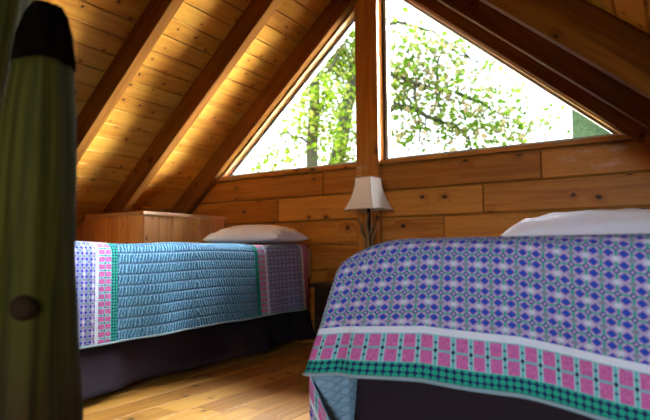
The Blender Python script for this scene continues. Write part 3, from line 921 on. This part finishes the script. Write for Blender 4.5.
def tree(label, trunk, r0, r1, branches, blobs, leafmat_, bark='bark', twigs=True, lsize=.055, k=1.0):
    sc_ = lambda p: p if p[2] == GZ and k == 1 else ((p[0] * k, p[1] * k, GZ) if p[2] == GZ else (p[0] * k, p[1] * k, H + (p[2] - H) * k))
    trunk = [sc_(p) for p in trunk]; branches = [([sc_(p) for p in b], r * k * 1.35) for b, r in branches]
    blobs = [(sc_(c), (q[0] * k, q[1] * (.5 if k == 1 else .9), q[2] * k), n) for c, q, n in blobs]; lsize *= k; r0 *= k; r1 *= k
    t = thing('tree', label, 'tree', (trunk[0][0], trunk[0][1], GZ), 'trees outside the windows')
    P = subdiv(trunk, 4, .02); mb = MB()
    mb.tube(P, [r0 + (r1 - r0) * i / (len(P) - 1) for i in range(len(P))], 14); mb.build('trunk', M[bark], t)
    fo = MB()
    for br, rb in branches:
        Q = subdiv(br, 4, .025); mb = MB(); nq_ = len(Q)
        mb.tube(Q, [rb * (1 - .8 * i / (nq_ - 1)) for i in range(nq_)], 8)
        if twigs:
            for i in range(3, nq_, 2):
                q = Q[i]; e = (q[0] + rng.uniform(-.28, .28), q[1] + rng.uniform(-.2, .2), q[2] + rng.uniform(-.3, .15))
                mid = tuple((q[j] + e[j]) / 2 + rng.uniform(-.04, .04) for j in range(3))
                mb.tube([q, mid, e], [rb * .35, rb * .22, .003], 5)
                leaves(fo, e, (.14, .16, .12), 7, lsize)
        mb.build('branch', M['bark'], t)
    for c, s, n in blobs: leaves(fo, c, s, int(n * 2.1), lsize)
    if fo.f: fo.build('foliage', M[leafmat_], t)
    return t
Z = lambda p: (p[0], p[1], p[2] + H)
tree('straight slim tree trunk with green leaves at the middle of the left window',
     [(-4.45, 6.62, GZ), Z((-4.41, 6.6, 1.2)), Z((-4.32, 6.53, 2.6)), Z((-4.28, 6.48, 3.5))], .10, .06,
     [([Z((-4.33, 6.53, 2.4)), Z((-4.0, 6.6, 2.75)), Z((-3.75, 6.5, 3.0))], .025), ([Z((-4.38, 6.58, 1.6)), Z((-4.7, 6.4, 1.75)), Z((-4.95, 6.4, 1.7))], .016),
      ([Z((-4.35, 6.55, 2.0)), Z((-4.1, 6.5, 2.1)), Z((-3.9, 6.4, 2.0))], .016)],
     [(Z((-4.15, 6.4, 2.25)), (.22, .25, .2), 200), (Z((-4.2, 6.45, 1.75)), (.18, .25, .16), 110), (Z((-4.6, 6.5, 1.8)), (.16, .2, .16), 80),
      (Z((-4.85, 6.3, 1.42)), (.15, .2, .05), 26), (Z((-5.0, 6.3, 1.25)), (.12, .2, .05), 18)], 'leaf_green', lsize=.05, k=.82)
tree('leaning tree trunk with green leaves beside the post in the left window',
     [(-4.6, 6.75, GZ), Z((-4.16, 6.76, 1.0)), Z((-3.97, 6.81, 1.93)), Z((-3.84, 6.84, 2.5)), Z((-3.66, 6.86, 3.5)), Z((-3.6, 6.9, 4.6))], .12, .07,
     [([Z((-3.85, 6.84, 2.45)), Z((-4.2, 6.8, 2.85)), Z((-4.4, 6.8, 3.2))], .025), ([Z((-3.95, 6.8, 2.0)), Z((-4.1, 6.7, 2.3)), Z((-4.35, 6.6, 2.5))], .015)],
     [(Z((-3.95, 6.6, 2.75)), (.2, .25, .22), 300), (Z((-3.8, 6.5, 3.2)), (.25, .25, .2), 220), (Z((-3.9, 6.6, 1.6)), (.15, .2, .3), 120), (Z((-4.1, 6.7, 1.3)), (.3, .25, .12), 90)], 'leaf_green', lsize=.05)
tree('spreading tree with bent branches and pale peach and green leaves in the right window',
     [(-3.8, 7.05, GZ), Z((-3.75, 7.0, 0.8)), Z((-3.72, 6.98, 2.2)), Z((-3.6, 6.95, 3.6)), Z((-3.5, 6.9, 4.6))], .11, .07,
     [([Z((-3.72, 6.98, 1.75)), Z((-3.0, 6.5, 1.93)), Z((-2.76, 6.4, 1.83)), Z((-2.55, 6.54, 1.71)), Z((-2.28, 6.72, 1.61)), Z((-2.16, 6.81, 1.44)), Z((-2.1, 6.86, 1.28))], .034),
      ([Z((-3.65, 6.97, 2.55)), Z((-2.98, 6.3, 2.3)), Z((-2.69, 6.41, 2.14)), Z((-2.47, 6.56, 2.07)), Z((-2.26, 6.69, 2.03))], .03),
      ([Z((-2.47, 6.56, 2.07)), Z((-2.43, 6.55, 2.44)), Z((-2.3, 6.6, 2.75))], .018),
      ([Z((-2.47, 6.56, 2.07)), Z((-2.46, 6.58, 1.93)), Z((-2.39, 6.67, 1.44))], .018),
      ([Z((-2.70, 6.42, 2.13)), Z((-2.67, 6.46, 1.7)), Z((-2.66, 6.51, 1.2))], .018),
      ([Z((-3.62, 6.95, 3.3)), Z((-3.0, 6.6, 3.1)), Z((-2.5, 6.6, 2.85)), Z((-2.1, 6.8, 2.5))], .024),
      ([Z((-2.3, 6.7, 2.6)), Z((-2.08, 6.8, 2.46)), Z((-1.8, 7.0, 2.42))], .012),
      ([Z((-2.26, 6.69, 2.03)), Z((-2.02, 6.86, 1.9)), Z((-1.93, 6.92, 1.85)), Z((-1.84, 6.98, 1.77)), Z((-1.6, 7.1, 1.62))], .02)],
     [(Z((-2.85, 6.4, 2.5)), (.22, .3, .25), 150), (Z((-2.5, 6.5, 2.5)), (.25, .3, .2), 120), (Z((-2.9, 6.4, 1.5)), (.15, .3, .12), 60),
      (Z((-2.6, 6.5, 2.0)), (.32, .3, .28), 150), (Z((-2.2, 6.7, 2.1)), (.3, .3, .25), 110), (Z((-2.2, 6.7, 1.6)), (.32, .3, .16), 100),
      (Z((-1.75, 6.9, 1.75)), (.28, .3, .2), 100), (Z((-1.85, 6.9, 1.45)), (.25, .3, .1), 60), (Z((-1.4, 7.1, 1.55)), (.2, .3, .12), 40), (Z((-2.9, 6.4, 2.05)), (.15, .3, .15), 60)], 'leaf_mixed', lsize=.052, k=1.22)
tree('broad green lichen covered trunk at the right corner of the right window',
     [(-.62, 7.68, GZ), Z((-.62, 7.68, 1.2)), Z((-.62, 7.68, 2.6)), Z((-.6, 7.7, 4.6))], .44, .40, [([Z((-.6, 7.7, 4.2)), Z((-.1, 7.5, 4.8)), Z((.5, 7.4, 5.0))], .08)],
     [(Z((.4, 7.4, 5.0)), (.4, .3, .2), 90)], 'leaf_mixed', 'lichen', False)

# ------------------------------------------------------------------ light
SKY = 95.0; WEDGE = 210.0
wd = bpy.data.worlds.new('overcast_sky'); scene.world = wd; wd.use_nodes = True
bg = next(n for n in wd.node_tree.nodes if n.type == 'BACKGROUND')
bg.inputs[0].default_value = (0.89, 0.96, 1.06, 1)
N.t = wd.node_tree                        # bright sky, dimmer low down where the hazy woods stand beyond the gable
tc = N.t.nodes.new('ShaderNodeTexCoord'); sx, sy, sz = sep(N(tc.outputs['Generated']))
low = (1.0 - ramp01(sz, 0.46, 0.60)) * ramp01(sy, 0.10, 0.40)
gap = ramp01(sx, 0.05, 0.18) * (1.0 - ramp01(sx, 0.72, 0.92)) * (1.0 - ramp01(sz, 0.30, 0.46)) * ramp01(sy, 0.10, 0.40)  # added bright sky wedge out of view, throws grazing light on the ceiling
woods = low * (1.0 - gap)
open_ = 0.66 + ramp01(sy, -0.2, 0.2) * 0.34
put((1.0 - woods) * open_ * SKY + 3.0 * woods + WEDGE * gap, bg.inputs[1])
sun = bpy.data.lights.new('sun', 'SUN'); sun.energy = 240.0; sun.angle = math.radians(6); sun.color = (1, .93, .78)
so_ = bpy.data.objects.new('sun', sun); COL.objects.link(so_); so_.rotation_euler = (0, math.radians(-24), 0)
def portal(loc, rot, sx, sy):
    l = bpy.data.lights.new('portal', 'AREA'); l.shape = 'RECTANGLE'; l.size = sx; l.size_y = sy
    l.cycles.is_portal = True
    o = bpy.data.objects.new('portal', l); COL.objects.link(o); o.location = loc; o.rotation_euler = rot
portal((-1.5, WY + .14, SILL + .57), (math.radians(-90), 0, 0), 2.9, 1.25)
portal(((RX0 + RX1) / 2, BACK - .12, (RZ0 + RZ1) / 2), (math.radians(90), 0, 0), RX1 - RX0, RZ1 - RZ0)

# ------------------------------------------------------------------ camera
F = 545.785; yaw, pit, rol = 0.566007898, 0.0765335554, -0.00759045
f = Vector((-math.sin(yaw) * math.cos(pit), math.cos(yaw) * math.cos(pit), math.sin(pit)))
r_ = Vector((math.cos(yaw), math.sin(yaw), 0)); u_ = r_.cross(f)
r2 = r_ * math.cos(rol) + u_ * math.sin(rol); u2 = -r_ * math.sin(rol) + u_ * math.cos(rol)
cam = bpy.data.cameras.new('camera'); co = bpy.data.objects.new('camera', cam); COL.objects.link(co)
co.matrix_world = Matrix(((r2.x, u2.x, -f.x, 0), (r2.y, u2.y, -f.y, 0), (r2.z, u2.z, -f.z, H), (0, 0, 0, 1)))
cam.sensor_fit = 'HORIZONTAL'; cam.sensor_width = 36.0; cam.lens = F / 650 * 36.0
cam.clip_start = .02; cam.clip_end = 300
cam.dof.use_dof = True; cam.dof.focus_distance = 1.95; cam.dof.aperture_fstop = 3.4
scene.camera = co
for o in THINGS:
    if '_o' in o: del o['_o']
vs = scene.view_settings
scene.display_settings.display_device = 'sRGB'
vs.view_transform = 'Standard'; vs.look = 'None'; vs.exposure = 0.22; vs.gamma = 1.0; vs.use_curve_mapping = False
